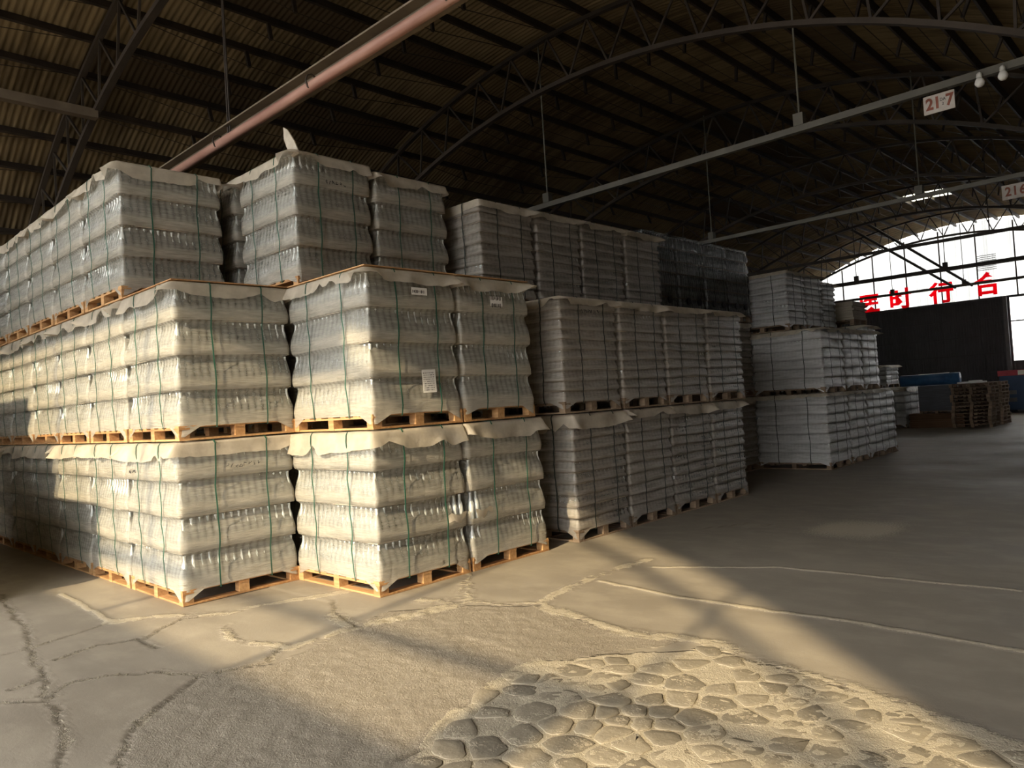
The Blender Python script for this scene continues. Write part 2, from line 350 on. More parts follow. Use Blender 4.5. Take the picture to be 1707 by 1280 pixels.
def build_floor():
    xs = np.concatenate([np.linspace(-21.6, -10.1, 40), np.arange(-10, 0.5, .022), np.linspace(.6, 5.2, 20)])
    ys = np.concatenate([np.linspace(Y_NEAR, .7, 14), np.arange(.8, 7.6, .022), np.linspace(7.7, 16, 60), np.linspace(16.5, Y_FAR, 50)])
    X, Y = np.meshgrid(xs, ys, indexing='ij'); X = X.ravel(); Y = Y.ravel()
    wx = X + vnoise(X, Y, 6, 1)*.06 + vnoise(X, Y, 22, 2)*.03; wy = Y + vnoise(X, Y, 6, 3)*.06 + vnoise(X, Y, 22, 4)*.03
    rub = np.zeros(X.shape); crk = np.zeros(X.shape); jt = np.zeros(X.shape); sink = np.zeros(X.shape)
    for l in rubble: rub = np.maximum(rub, np.clip(1 - seg_dist(wx, wy, l)/(.10 + .10*vnoise(X, Y, 2, 5)), 0, 1))
    for l in cracks:
        d = seg_dist(wx, wy, l); crk = np.maximum(crk, np.clip(1 - d/.022, 0, 1)); rub = np.maximum(rub, .55*np.clip(1 - d/.06, 0, 1))
        sink = np.maximum(sink, np.clip(1 - d/.022, 0, 1))
    for l in rubble: crk = np.maximum(crk, .55*np.clip(1 - seg_dist(wx, wy+.03, l)/.012, 0, 1))
    for l in joints: jt = np.maximum(jt, np.clip(1.3 - seg_dist(X + vnoise(X, Y, 9, 8)*.03, Y + vnoise(X, Y, 9, 9)*.03, l)/.035, 0, 1))
    gr = np.clip((inside(wx, wy, gravel)).astype(float), 0, 1)
    cb = inside(wx, wy, cobble_zone).astype(float)
    patch = np.clip(1 - seg_dist(wx, (wy-dustpatch[0][1])*.5+dustpatch[0][1], dustpatch)/.5, 0, 1)
    rub *= np.clip(.75 + 1.6*vnoise(X, Y, 5, 21) + 1.2*vnoise(X, Y, 31, 22), 0, 1)
    rough = np.clip(gr + rub + cb*.9 + patch*.8, 0, 1)
    dust = np.clip(rub*1.3*(rub > .2) + cb*.75 + jt*.9 + patch*.9, 0, 1)
    # the floor breaks down into small peeled hollows around the cracked corner
    peel = np.clip(vnoise(wx, wy, 1.3, 11)*4 + vnoise(wx, wy, 3.5, 12)*2 - .1, 0, 1) * (X < -2) * (Y < 3.6)
    rocks = np.clip(vnoise(X, Y, 18, 14)*2 + vnoise(X, Y, 40, 15)*1.2, -.6, 1)
    z = -.006*peel + rub*(.0035*rocks + .001) - .013*sink + gr*(.0045*rocks - .004) + cb*(.004*rocks - .0028) + patch*.004*rocks + jt*.003 + vnoise(X, Y, .7, 16)*.008
    far = (X < -10.05) | (X > .5) | (Y < .75) | (Y > 7.65); z[far] = 0
    under = (X < -5.3) & (Y > 2.6); z[under] = np.minimum(z[under], 0)
    nx, ny = len(xs), len(ys)
    me = bpy.data.meshes.new('floor')
    me.vertices.add(nx*ny); me.vertices.foreach_set('co', np.stack([X, Y, z], 1).astype('f').ravel())
    i = np.arange(nx*ny).reshape(nx, ny); q = np.stack([i[:-1,:-1], i[1:,:-1], i[1:,1:], i[:-1,1:]], -1).reshape(-1, 4)
    me.loops.add(q.size); me.loops.foreach_set('vertex_index', q.ravel().astype('i'))
    me.polygons.add(len(q)); me.polygons.foreach_set('loop_start', np.arange(0, q.size, 4, dtype='i')); me.polygons.foreach_set('use_smooth', np.ones(len(q), bool))
    me.update(calc_edges=True)
    for nm, a in (('rough', rough), ('dust', dust), ('crack', crk)):
        at = me.attributes.new(nm, 'FLOAT', 'POINT'); at.data.foreach_set('value', a.astype('f'))
    me.materials.append(M['floor'])
    return put('floor', me, kind='structure')
floor = build_floor()

def clip_cell(c, others, R=.35):
    poly = [(c[0]+R*cos(t*pi/6), c[1]+R*sin(t*pi/6)) for t in range(12)]
    for o2 in others:
        dx, dy = o2[0]-c[0], o2[1]-c[1]
        if dx*dx+dy*dy > (2*R)**2 or (dx == 0 and dy == 0): continue
        mx, my = (o2[0]+c[0])/2, (o2[1]+c[1])/2
        g = lambda p: (p[0]-mx)*dx + (p[1]-my)*dy
        new = []
        for k in range(len(poly)):
            p, q = poly[k], poly[(k+1) % len(poly)]; a, b = g(p), g(q)
            if a <= 0: new.append(p)
            if (a < 0) != (b < 0) and a != b: t = a/(a-b); new.append((p[0]+(q[0]-p[0])*t, p[1]+(q[1]-p[1])*t))
        poly = new
        if len(poly) < 3: return []
    return poly
def build_cobbles():
    rr = random.Random(5); pts = []
    x0, x1 = min(p[0] for p in cobble_zone), max(p[0] for p in cobble_zone); y0, y1 = min(p[1] for p in cobble_zone), max(p[1] for p in cobble_zone)
    tries = 0
    while tries < 14000:
        tries += 1; p = (rr.uniform(x0-.2, x1+.2), rr.uniform(max(y0, 1.7)-.2, y1+.2)); dmin = rr.choice((.11, .17, .22, .26))
        if all(hypot(p[0]-q[0], (p[1]-q[1])) > dmin*.5+q[2]*.5 for q in pts): pts.append((p[0], p[1], dmin))
    n = 0
    for c in pts:
        if n >= 290: break
        if not bool(inside(np.array([c[0]]), np.array([c[1]]), cobble_zone)[0]): continue
        if rr.random() < .12: continue
        poly = clip_cell(c, [q for q in pts if q is not c])
        if len(poly) < 3: continue
        gx, gy = sum(p[0] for p in poly)/len(poly), sum(p[1] for p in poly)/len(poly)
        poly = [(p[0]-gx, p[1]-gy) for p in poly]
        out = []
        for k in range(len(poly)):                      # cut the corners twice
            p, q = poly[k], poly[(k+1) % len(poly)]
            out += [(p[0]*.82+q[0]*.18, p[1]*.82+q[1]*.18), ((p[0]+q[0])/2*rr.uniform(.94, 1.03), (p[1]+q[1])/2*rr.uniform(.94, 1.03)), (p[0]*.18+q[0]*.82, p[1]*.18+q[1]*.82)]
        r = sum(hypot(*p) for p in out)/len(out)
        if r < .035: continue
        s = max(.5, 1 - rr.uniform(.006, .016)/r); L = []
        for p in out:
            j = rr.uniform(.94, 1.03)*s; L.append((p[0]*j, p[1]*j))
        m = MB(); k = len(L); zt = rr.uniform(-.0035, -.0005)
        for sc_, z in ((1.01, -.03), (1.0, zt-.0012), (.97, zt), (.5, zt)): m.v += [(p[0]*sc_, p[1]*sc_, z) for p in L]
        m.v.append((0, 0, zt))
        for a in range(3):
            for b in range(k): m.f.append((a*k+b, a*k+(b+1) % k, (a+1)*k+(b+1) % k, (a+1)*k+b))
        for b in range(k): m.f.append((3*k+b, 3*k+(b+1) % k, 4*k))
        put('cobble', m.mesh('cobble', M['stone'], True), floor, (gx, gy, 0)); n += 1
build_cobbles()

# outdoor ground beyond both gables
g = MB(); g.box(-90, 90, -90, Y_NEAR-.16, -.12, -.02); put('ground', g.mesh('ground', M['ground']), kind='structure')
g = MB(); g.box(-90, 90, Y_FAR+.2, 130, -.12, -.02); put('ground', g.mesh('ground', M['ground']), kind='structure')

# ------------------------------------------------------------------ roof
ceiling = empty('ceiling'); ceiling['kind'] = 'structure'
sheet_cache = {}
def roof_sheet_mesh(y0, y1, mat, over=.012):
    key = (round(y0, 3), round(y1, 3), mat.name)
    if key in sheet_cache: return sheet_cache[key]
    pitch, amp = .098, .02; m = MB(); n = int((y1-y0)/pitch*6); ys = [y0 + (y1-y0)*k/n for k in range(n+1)]
    for j in range(4):
        a = -A_STEP/2 - over/2 + (A_STEP + over)*j/3
        for y in ys:
            r = R_SHEET + amp*(.5+.5*cos(2*pi*y/pitch)) + (.006 if j == 3 else 0)
            m.v.append((r*sin(a), y, r*cos(a)))
    w = n+1
    for j in range(3):
        for k in range(n): m.f.append((j*w+k, j*w+k+1, (j+1)*w+k+1, (j+1)*w+k))
    me = m.mesh('roof_sheet', mat, True); sheet_cache[key] = me; return me
SKY = {}
for k in range(N_STRIP):
    ang = -A_END + (k+.5)*A_STEP
    xmid = AX + R_SHEET*sin(ang)
    for b, (y0, y1) in enumerate(BAYS):
        if b == 6 and -8.6 < xmid < -6.9:
            parts = ((y0, 30.7, M['roof']), (30.7, 31.9, M['skylight']), (31.9, y1, M['roof']))
        else: parts = ((y0, y1, M['roof']),)
        for (a0, a1, mt) in parts:
            o = put('skylight_sheet' if mt is M['skylight'] else 'roof_sheet', roof_sheet_mesh(a0, a1, mt), ceiling, (AX, 0, AZ), (0, ang, 0))
# purlins with king posts and under-slung rods
pm_cache = {}
for k in range(1, N_STRIP):
    ang = -A_END + k*A_STEP
    m = MB(); m.box(-.025, .025, Y_NEAR, Y_FAR, R_UP+.03, R_SHEET-.006)
    if 'p' not in pm_cache: pm_cache['p'] = m.mesh('purlin', M['steel'])
    pu = put('purlin', pm_cache['p'], ceiling, (AX, 0, AZ), (0, ang, 0))
    if abs(ang) > 1.0: continue
    for b, (y0, y1) in enumerate(BAYS):
        if y1-y0 < 5.5: continue
        if b <= 3: 
            if ('r', b) not in pm_cache:
                L = y1-y0; ya, yb = y0+L/3, y0+2*L/3; d = R_UP - .26
                r = MB(); pts = [(0, y0+.1, R_UP+.04), (0, ya, d), (0, yb, d), (0, y1-.1, R_UP+.04)]
                for p, q in zip(pts[:-1], pts[1:]): r.tube(p, q, .008, 4)
                pm_cache[('r', b)] = r.mesh('tension_rod', M['steel'])
                for nm, y in (('s1', ya), ('s2', yb)):
                    s = MB(); s.box(-.022, .022, y-.03, y+.03, d-.01, R_UP+.03); pm_cache[(nm, b)] = s.mesh('strut', M['steel'])
            put('tension_rod', pm_cache[('r', b)], pu); 
            if k % 1 == 0:
                put('strut', pm_cache[('s1', b)], pu); put('strut', pm_cache[('s2', b)], pu)
        else:
            if ('f', b) not in pm_cache:
                L = y1-y0; ya, yb = y0+L/3, y0+2*L/3; d = R_UP - .26; r = MB()
                pts = [(0, y0+.1, R_UP+.04), (0, ya, d), (0, yb, d), (0, y1-.1, R_UP+.04)]
                for p, q in zip(pts[:-1], pts[1:]): r.tube(p, q, .008, 4)
                for y in (ya, yb): r.box(-.022, .022, y-.03, y+.03, d-.01, R_UP+.03)
                pm_cache[('f', b)] = r.mesh('strut', M['steel'])
            put('strut', pm_cache[('f', b)], pu, kind='stuff')

ORD = ['first', 'second', 'third', 'fourth', 'fifth', 'sixth', 'seventh', 'eighth', 'ninth']
TR_LABEL = {0: 'steel lattice roof arch nearest the entrance gable, behind the viewpoint',
            1: 'brown steel lattice roof arch at the upper left of the hall',
            2: 'brown steel lattice roof arch above the thin light tie rail over the third layer pallets',
            3: 'dim steel lattice roof arch just beyond the board numbered 217',
            4: 'dark steel lattice roof arch beyond the board numbered 216',
            5: 'dark steel lattice roof arch next before the one in front of the bright gable',
            6: 'black silhouetted lattice roof arch standing against the bright far gable'}
brace_mesh = {}
def make_truss(i, Y):
    t = empty('roof_truss', (AX, Y, 0)); tag(t, TR_LABEL[i], 'roof truss', 'lattice arches carrying the barrel roof')
    mat = M['truss'] if i < 4 else M['steel']
    ae = math.acos((-AZ+.0)/R_LO) if R_LO > -AZ else 1
    n = 34; da = 2*ae/n
    for nm, R, w in (('upper_chord', R_UP-.03, .09), ('lower_chord', R_LO, .10)):
        m = MB(); segs = 68; a_lim = math.acos(-AZ/R)
        for s in range(segs):
            a0, a1 = -a_lim + 2*a_lim*s/segs, -a_lim + 2*a_lim*(s+1)/segs
            p = (R*sin(a0), 0, AZ+R*cos(a0)); q = (R*sin(a1), 0, AZ+R*cos(a1))
            m.bar(p, q, w, w*.75)
        put(nm, m.mesh(nm, mat), t)
    for s in range(n):
        a0, a1 = -ae + da*s, -ae + da*(s+1); am = (a0+a1)/2
        for (ra, aa, rb, ab) in ((R_LO, a0, R_UP-.05, am), (R_UP-.05, am, R_LO, a1)):
            m = MB(); Ru = ra
            m.bar((ra*sin(aa), 0, AZ+ra*cos(aa)), (rb*sin(ab), 0, AZ+rb*cos(ab)), .034, .034)
            put('brace', m.mesh('brace', mat), t)
for i, Y in enumerate(TRUSS_Y): make_truss(i, Y)

# longitudinal members tying the lower chords (seen running from truss to truss at the upper left)
def tie_long(a, label, y0, y1):
    x, z = arc(R_LO-.06, a); m = MB(); m.box(x-.07, x+.07, y0, y1, z-.07, z+.07)
    tag(put('longitudinal_strut', m.mesh('longitudinal_strut', M['steel_lt'])), label, 'roof strut')
tie_long(math.asin((-12.6-AX)/R_LO), 'brown steel strut running along the hall at the upper left, joined to the roof arch', -1.9, 4.08)

# tie beams hung on rods
TIE_Z = 5.27
def tie_beam(Y, label, rods, mat, r=.045, x0=-16.9, x1=.5, box=True, zz=TIE_Z):
    t = empty('tie_beam', (AX, Y, zz)); tag(t, label, 'tie beam')
    m = MB(); m.box(x0-AX, x1-AX, -r, r, -r, r); put('rail', m.mesh('rail', mat), t)
    for x in rods:
        R = R_UP; z1 = AZ + sqrt(R*R-(x-AX)**2) - zz + .05; m = MB(); m.tube((x-AX, 0, 0), (x-AX, 0, z1), .014, 6); put('hanger_rod', m.mesh('hanger_rod', mat), t)
        if box: m = MB(); m.box(x-AX-.07, x-AX+.07, -.06, .06, r, r+.17); put('hanger_plate', m.mesh('hanger_plate', mat), t)
    return t
# pink pipe and dark channel over the pallets
t = empty('steel_channel', (AX, 4.62, 5.38)); tag(t, 'dark steel channel beam running across the hall above the pink pipe', 'beam')
m = MB(); m.box(-8.6, 8.6, .07, .09, -.05, .13); m.box(-8.6, 8.6, -.06, .09, -.07, -.05); m.box(-8.6, 8.6, -.06, .09, .13, .15); put('channel', m.mesh('channel', M['steel_lt']), t)
for x in (-9.3, -3.9):
    m = MB(); z1 = AZ + sqrt(R_UP**2-(x-AX)**2) - 5.38 + .05
    for dx in (-.03, .03): m.tube((x-AX+dx, 0, 0), (x-AX+dx*.2, .0, z1), .013, 6)
    put('hanger_rod', m.mesh('hanger_rod', M['steel']), t)
for k in range(6):
    x = -14 + k*2.3; m = MB()
    for s in range(8):
        a0, a1 = pi*s/8*2, pi*(s+1)/8*2
        m.bar((x-AX, -.11+.075*cos(a0), -.07+.09*sin(a0)), (x-AX, -.11+.075*cos(a1), -.07+.09*sin(a1)), .02, .012)
    put('pipe_clip', m.mesh('pipe_clip', M['steel']), t)
m = MB(); m.tube((-16.9, 0, 0), (.5, 0, 0), .056, 14)
pp = put('pink_pipe', m.mesh('pink_pipe', M['pink'], True), loc=(0, 4.51, 5.27)); tag(pp, 'chipped pink painted pipe crossing above the front pallet stacks', 'pipe')
tie_beam(10.58, 'pale grey tie rail carrying the 217 board and two lamps', (-16, -8.95, -4.2, .2), M['rail'])
tie_beam(16.58, 'thin grey tie rail in the mid hall carrying the 216 board', (-14.5, -8.9, -4.3, .2), M['rail'], .04)
tie_beam(22.58, 'thin dark tie rail between the 216 board and the far gable', (-12, -4.3), M['steel'], .04, box=False)
tie_beam(28.6, 'dark tie rail crossing the upper part of the bright far gable', (-12.2, -9.7, -6.8, -4.0), M['steel'], .05)
tie_beam(34.6, 'dark tie rail crossing the bright gable just above the red characters', (-13, -10.3, -7.6, -4.4), M['steel'], .05)
# two raking wind braces before the gable
for a, b, lb in (((-9.9, 28.7, 7.35), (-7.9, 34.5, 5.2), 'left of two slanting dark brace bars crossing in front of the bright gable'),
                 ((-9.3, 28.7, 7.4), (-7.3, 34.5, 5.2), 'right of two slanting dark brace bars crossing in front of the bright gable')):
    m = MB(); m.tube(a, b, .05, 6); tag(put('brace_bar', m.mesh('brace_bar', M['steel'])), lb, 'brace')

# lamps on the rail
for x, lb in ((-1.98, 'left of two small white round lamps on the pale tie rail'), (-1.74, 'right of two small white round lamps on the pale tie rail')):
    t = empty('ceiling_lamp', (x, 10.5, TIE_Z-.045)); tag(t, lb, 'lamp', 'pair of lamps on the tie rail')
    m = MB(); m.lathe([(.012, .02), (.03, .0), (.034, -.04), (.028, -.05)][::-1], 0, 0, 10); put('lamp_socket', m.mesh('lamp_socket', M['white'], True), t, (0, -.0, .03))
    m = MB(); m.lathe([(.004, -.13), (.03, -.125), (.05, -.10), (.055, -.075), (.045, -.045), (.028, -.02)], 0, 0, 12); put('bulb', m.mesh('bulb', M['paper'], True), t, (0, 0, .0))

# numbered boards
FONT_CJK = None
def text_obj(name, s, size, mat, parent, loc, rot, ext=.002, sx=1.0, font=None, align='CENTER', bold=0.0):
    cu = bpy.data.curves.new(name, 'FONT'); cu.body = s; cu.size = size; cu.extrude = ext; cu.align_x = align; cu.align_y = 'CENTER'; cu.offset = bold
    cu.materials.append(mat)
    if font: cu.font = font
    tmp = bpy.data.objects.new('tmp', cu); C.objects.link(tmp)
    dg = bpy.context.evaluated_depsgraph_get(); dg.update()
    me = bpy.data.meshes.new_from_object(tmp.evaluated_get(dg)); bpy.data.objects.remove(tmp)
    o = put(name, me, parent, loc, rot); o.scale = (sx, 1, 1); return o
def board(x0, x1, Y, z0, z1, label, chars):
    cx, cz = (x0+x1)/2, (z0+z1)/2
    t = empty('number_board', (cx, Y, cz)); tag(t, label, 'sign')
    m = MB(); m.box(-(x1-x0)/2, (x1-x0)/2, -.006, .006, -(z1-z0)/2, (z1-z0)/2); put('board_face', m.mesh('board_face', M['signboard']), t)
    for (c, dx, sz, mt, dz) in chars: text_obj('number', c, sz, mt, t, (dx, -.008, dz), (pi/2, 0, 0), sx=.85, bold=.007 if sz > .1 else 0)
    for dx in (-.1, .1): m = MB(); m.tube((dx, 0, (z1-z0)/2), (dx, 0, TIE_Z-cz-.04), .004, 4); put('hanging_wire', m.mesh('hanging_wire', M['steel']), t)
board(-2.62, -2.27, 10.58, 4.96, 5.19, 'white number board reading 217 in faded brown paint, under the pale tie rail', [('2', -.105, .2, M['signred'], 0), ('1', -.02, .2, M['signred'], 0), ('7', .12, .2, M['signred'], 0), ('DA', .045, .055, M['ink'], .03), ('2', .045, .05, M['ink'], -.025)])
board(-2.91, -2.47, 16.58, 4.86, 5.13, 'white number board reading 216 at the right edge, farther down the hall', [('2', -.12, .23, M['signred'], 0), ('1', -.01, .23, M['signred'], 0), ('6', .11, .23, M['signred'], 0), ('/ / / /', -.09, .04, M['paper'], -.115)])

# ------------------------------------------------------------------ gables
def gable_z(x, R): 
    v = R*R-(x-AX)**2
    return AZ+sqrt(v) if v > 0 else -1
# far wall
wf = empty('wall_far', (0, Y_FAR, 0)); wf['kind'] = 'structure'
def corr_panel(x0, x1, z0a, z0b, z1a, z1b, mat, pitch=.1, amp=.02, name='wall_panel', parent=wf, th=0):
    m = MB(); n = max(2, int((x1-x0)/pitch*4))
    for k in range(n+1):
        t = k/n; x = x0+(x1-x0)*t; y = amp*(1 if (k//2) % 2 else 0)
        m.v += [(x, y, z0a+(z0b-z0a)*t), (x, y, z1a+(z1b-z1a)*t)]
    for k in range(n): m.f.append((2*k, 2*k+2, 2*k+3, 2*k+1))
    return put(name, m.mesh(name, mat), parent)
ZS = 4.97                       # sill of the translucent gable
DX0 = -6.85                     # white window opening at the right
x = -21.0
while x < 4.5:
    x1 = x+1.0
    zt0, zt1 = gable_z(x, R_SHEET-.03), gable_z(x1, R_SHEET-.03)
    if min(zt0, zt1) > .3:
        if max(zt0, zt1) > ZS: corr_panel(x, x1, ZS, ZS, max(ZS, zt0), max(ZS, zt1), M['gable'], name='gable_panel')
        lo_t = min(ZS, zt0), min(ZS, zt1)
        if x >= DX0-.2 and x < -2: corr_panel(x, x1, 0, 0, 2.1, 2.1, M['wallgrey'])
        else: corr_panel(x, x1 if not (x < DX0 < x1) else DX0, 0, 0, lo_t[0], lo_t[1], M['curtain'])
    x = x1
for k in range(0, 6):           # horizontal seams of the dark wall
    m = MB(); z = .9+k*.8; m.box(-19, DX0, -.05, -.0, z-.02, z+.02); put('wall_rail', m.mesh('wall_rail', M['curtain']), wf)
for k in range(17):
    x = -19.5+k*1.45
    if gable_z(x, R_UP) < ZS+.2: continue
    m = MB(); m.box(x-.025, x+.025, -.09, -.04, ZS, gable_z(x, R_UP-.02)); put('gable_post', m.mesh('gable_post', M['steel']), wf)
m = MB(); m.box(-18.5, 2, -.1, -.03, ZS-.09, ZS); put('gable_sill', m.mesh('gable_sill', M['curtain']), wf)
m = MB(); m.box(-16, -.5, -.09, -.04, 6.4, 6.46); put('gable_girt', m.mesh('gable_girt', M['steel']), wf)
for (bx0, bz0) in ((-7.9, 6.2),):   # small louvre on the gable
    for k in range(9): m = MB(); m.box(bx0, bx0+.75, -.05, -.03, bz0+k*.08, bz0+k*.08+.025); put('louvre_slat', m.mesh('louvre_slat', M['wallgrey']), wf)
# window at the right
w1 = empty('window_1', (DX0, Y_FAR, 2.1)); w1['kind'] = 'structure'
m = MB()
for k, (a, b) in enumerate(((0, 1.9), (1.9, 3.8))):
    for kk, (c, d) in enumerate(((0, 1.75), (1.78, 2.8))):
        p = MB(); p.box(a+.08, b, .02, .03, c+.03, d); put('pane', p.mesh('pane', M['glasspane']), w1)
for a in (0, 1.9, 3.8): m.box(a-.02, a+.06, -.06, .06, 0, 2.82)
for z in (0, 1.75, 2.8): m.box(0, 3.85, -.06, .06, z-.02, z+.03)
put('window_frame', m.mesh('window_frame', M['wallgrey']), w1)
m = MB(); m.box(DX0-.16, DX0-.02, Y_FAR-.22, Y_FAR-.02, 0, 4.95); put('trim_1', m.mesh('trim_1', M['wallgrey']), kind='structure')
# red painted characters on the far gable, seen from inside
fontcjk = None
try:
    import os
    fp = os.path.join(bpy.utils.resource_path('LOCAL'), 'datafiles', 'fonts', 'Noto Sans CJK Regular.woff2')
except Exception: fp = None
for ch, x, z, sz, lb in (('\u533b', -12.5, 5.32, .95, 'red character at the left, partly behind the short stack'), ('\u65f6', -11.1, 5.35, 1.0, 'second red character from the left on the bright gable'),
                     ('\u884c', -9.35, 5.38, 1.0, 'third red character from the left, behind the slanting bars'), ('\u5408', -7.55, 5.50, 1.05, 'rightmost red character on the gable, with a roof shaped top')):
    o = text_obj('red_character', ch, sz, M['red'], None, (x, Y_FAR-.16, z), (pi/2, 0, 0), .02, bold=.03); o.scale = (1.0, 1, 1)
    tag(o, lb, 'character', None)

# near gable behind the viewpoint: solid below save for an added opening, open lattice above, where the sun comes in
wn = empty('wall_near', (0, Y_NEAR, 0)); wn['kind'] = 'structure'
ZN = 4.12
x = -21.0
while x < 4.5:
    a, b = min(ZN, gable_z(x, R_SHEET)), min(ZN, gable_z(x+1, R_SHEET))
    if min(a, b) > .3:
        zb = 3.15 if (-16 <= x < 4 and min(a, b) > 3) else 0      # low unseen opening, added to let more ambient light into the hall
        corr_panel(x, x+1, zb, zb, a, b, M['wallgrey'], parent=wn)
    x += 1
def wn_arch(R, w):
    m = MB()
    al = math.acos((ZN-AZ)/R)
    for s in range(48):
        a0, a1 = -al+2*al*s/48, -al+2*al*(s+1)/48
        m.bar((AX+R*sin(a0), 0, AZ+R*cos(a0)), (AX+R*sin(a1), 0, AZ+R*cos(a1)), .1, w)
    put('arch_chord', m.mesh('arch_chord', M['steel']), wn)
wn_arch(14.30, .36); wn_arch(13.72, .06)
m = MB(); m.box(-13.2, -4.3, -.04, .04, 7.22, 8.2); put('shade_panel', m.mesh('shade_panel', M['wallgrey']), wn)  # unseen panel added to keep the sun off the top-layer loads
m = MB(); m.box(-17, .6, -.05, .05, 4.72, 4.79); put('girt', m.mesh('girt', M['steel']), wn)
for x in (-15.2, -12.2, -9.2, -6.2, -3.6, -1.0): m = MB(); m.box(x-.03, x+.03, -.04, .04, ZN, gable_z(x, 14.2)); put('post', m.mesh('post', M['steel']), wn)
m = MB(); m.box(-1.68, -1.14, -.03, .03, 4.18, 4.72); put('vent_board', m.mesh('vent_board', M['steel']), wn)

# ------------------------------------------------------------------ pallets of bottles
cache = {}
def perim(w, d, r, step):
    """points around a rounded rectangle centred at 0: (x, y, nx, ny, u, corner)"""
    L = []; u = 0
    def straight(x0, y0, x1, y1, nx, ny):
        nonlocal u
        l = hypot(x1-x0, y1-y0); n = max(2, int(l/step))
        for k in range(n):
            t = k/n; e = min(t, 1-t)*l; L.append((x0+(x1-x0)*t, y0+(y1-y0)*t, nx, ny, u+l*t, max(0, 1-e/.16)))
        u += l
    def corner(cx, cy, a0):
        nonlocal u
        for k in range(4):
            a = a0 + k*pi/8; L.append((cx+r*cos(a), cy+r*sin(a), cos(a), sin(a), u + r*k*pi/8, 1.0))
        u += r*pi/2
    X, Y = w/2, d/2
    straight(-X+r, -Y, X-r, -Y, 0, -1); corner(X-r, -Y+r, -pi/2)
    straight(X, -Y+r, X, Y-r, 1, 0); corner(X-r, Y-r, 0)
    straight(X-r, Y, -X+r, Y, 0, 1); corner(-X+r, Y-r, pi/2)
    straight(-X, Y-r, -X, -Y+r, -1, 0); corner(-X+r, -Y+r, pi)
    return L
BASE = .14
def tier_levels(h, nt, amp):
    th = h/nt; L = []
    for t in range(nt):
        for fr, off in ((0.015, .0), (.18, .006), (.42, .0), (.62, -amp*.45), (.80, -amp*.9), (.93, -amp), (.985, -amp*.35)):
            L.append((BASE + th*(t+fr), off, fr))
    L.append((BASE+h, -.005, .2)); return L
def film_mesh(w, d, h, nt, amp, seed, mat, step, hole=None):
    key = ('film', w, d, h, nt, amp, seed, mat.name, hole)
    if key in cache: return cache[key]
    rr = random.Random(seed); P_ = perim(w, d, .045, step); L = tier_levels(h, nt, amp); n = len(P_)
    ph = [(rr.uniform(0, 6), rr.uniform(2, 9), rr.uniform(5, 20), rr.uniform(.001, .0032)) for _ in range(6)]
    tsh = [(rr.uniform(-.010, .006), rr.uniform(-.008, .008)) for _ in range(nt+1)]
    V = []; band = []; uu = []
    droop = [rr.uniform(.5, 1.0) for _ in range(4)]
    # bottom skirt rings
    ncol = []
    for k, (x, y, nx, ny, u, c) in enumerate(P_):
        q = (0 if x > 0 else 1) + (0 if y > 0 else 2)
        V.append((x+nx*.004, y+ny*.004, BASE - .012 - .10*c*droop[q])); band.append(.3); uu.append(u)
    for (z, off, fr) in L:
        t = min(nt, int((z-BASE)/(h/nt)))
        for k, (x, y, nx, ny, u, c) in enumerate(P_):
            wv = sum(a*sin(f1*u+g1*z+p) for p, f1, g1, a in ph)
            e = off*(1.0+.35*c) + wv + rr.gauss(0, .0018)
            V.append((x + nx*e + tsh[t][0]*.6, y + ny*e + tsh[t][1]*.6, z + .012*sin(3*u+ph[0][0]+t) * (1 if 0.05 < fr < .95 else .6)))
            band.append(fr); uu.append(u)
    F = []
    for j in range(len(L)):
        for k in range(n): F.append((j*n+k, j*n+(k+1) % n, (j+1)*n+(k+1) % n, (j+1)*n+k))
    if hole:                                            # film torn away on the aisle face
        hy, hz, ry, rz = hole
        def cut(f):
            c = [sum(V[i][a] for i in f)/4 for a in range(3)]
            return c[0] > w/2-.08 and ((c[1]-hy)/ry)**2 + ((c[2]-hz)/rz)**2 < 1
        F = [f for f in F if not cut(f)]
    me = bpy.data.meshes.new('film_wrap'); me.from_pydata(V, [], F); me.materials.append(mat)
    me.polygons.foreach_set('use_smooth', [True]*len(me.polygons))
    for nm, a in (('band', band), ('u', uu)):
        at = me.attributes.new(nm, 'FLOAT', 'POINT'); at.data.foreach_set('value', a)
    me.update(); cache[key] = me; return me
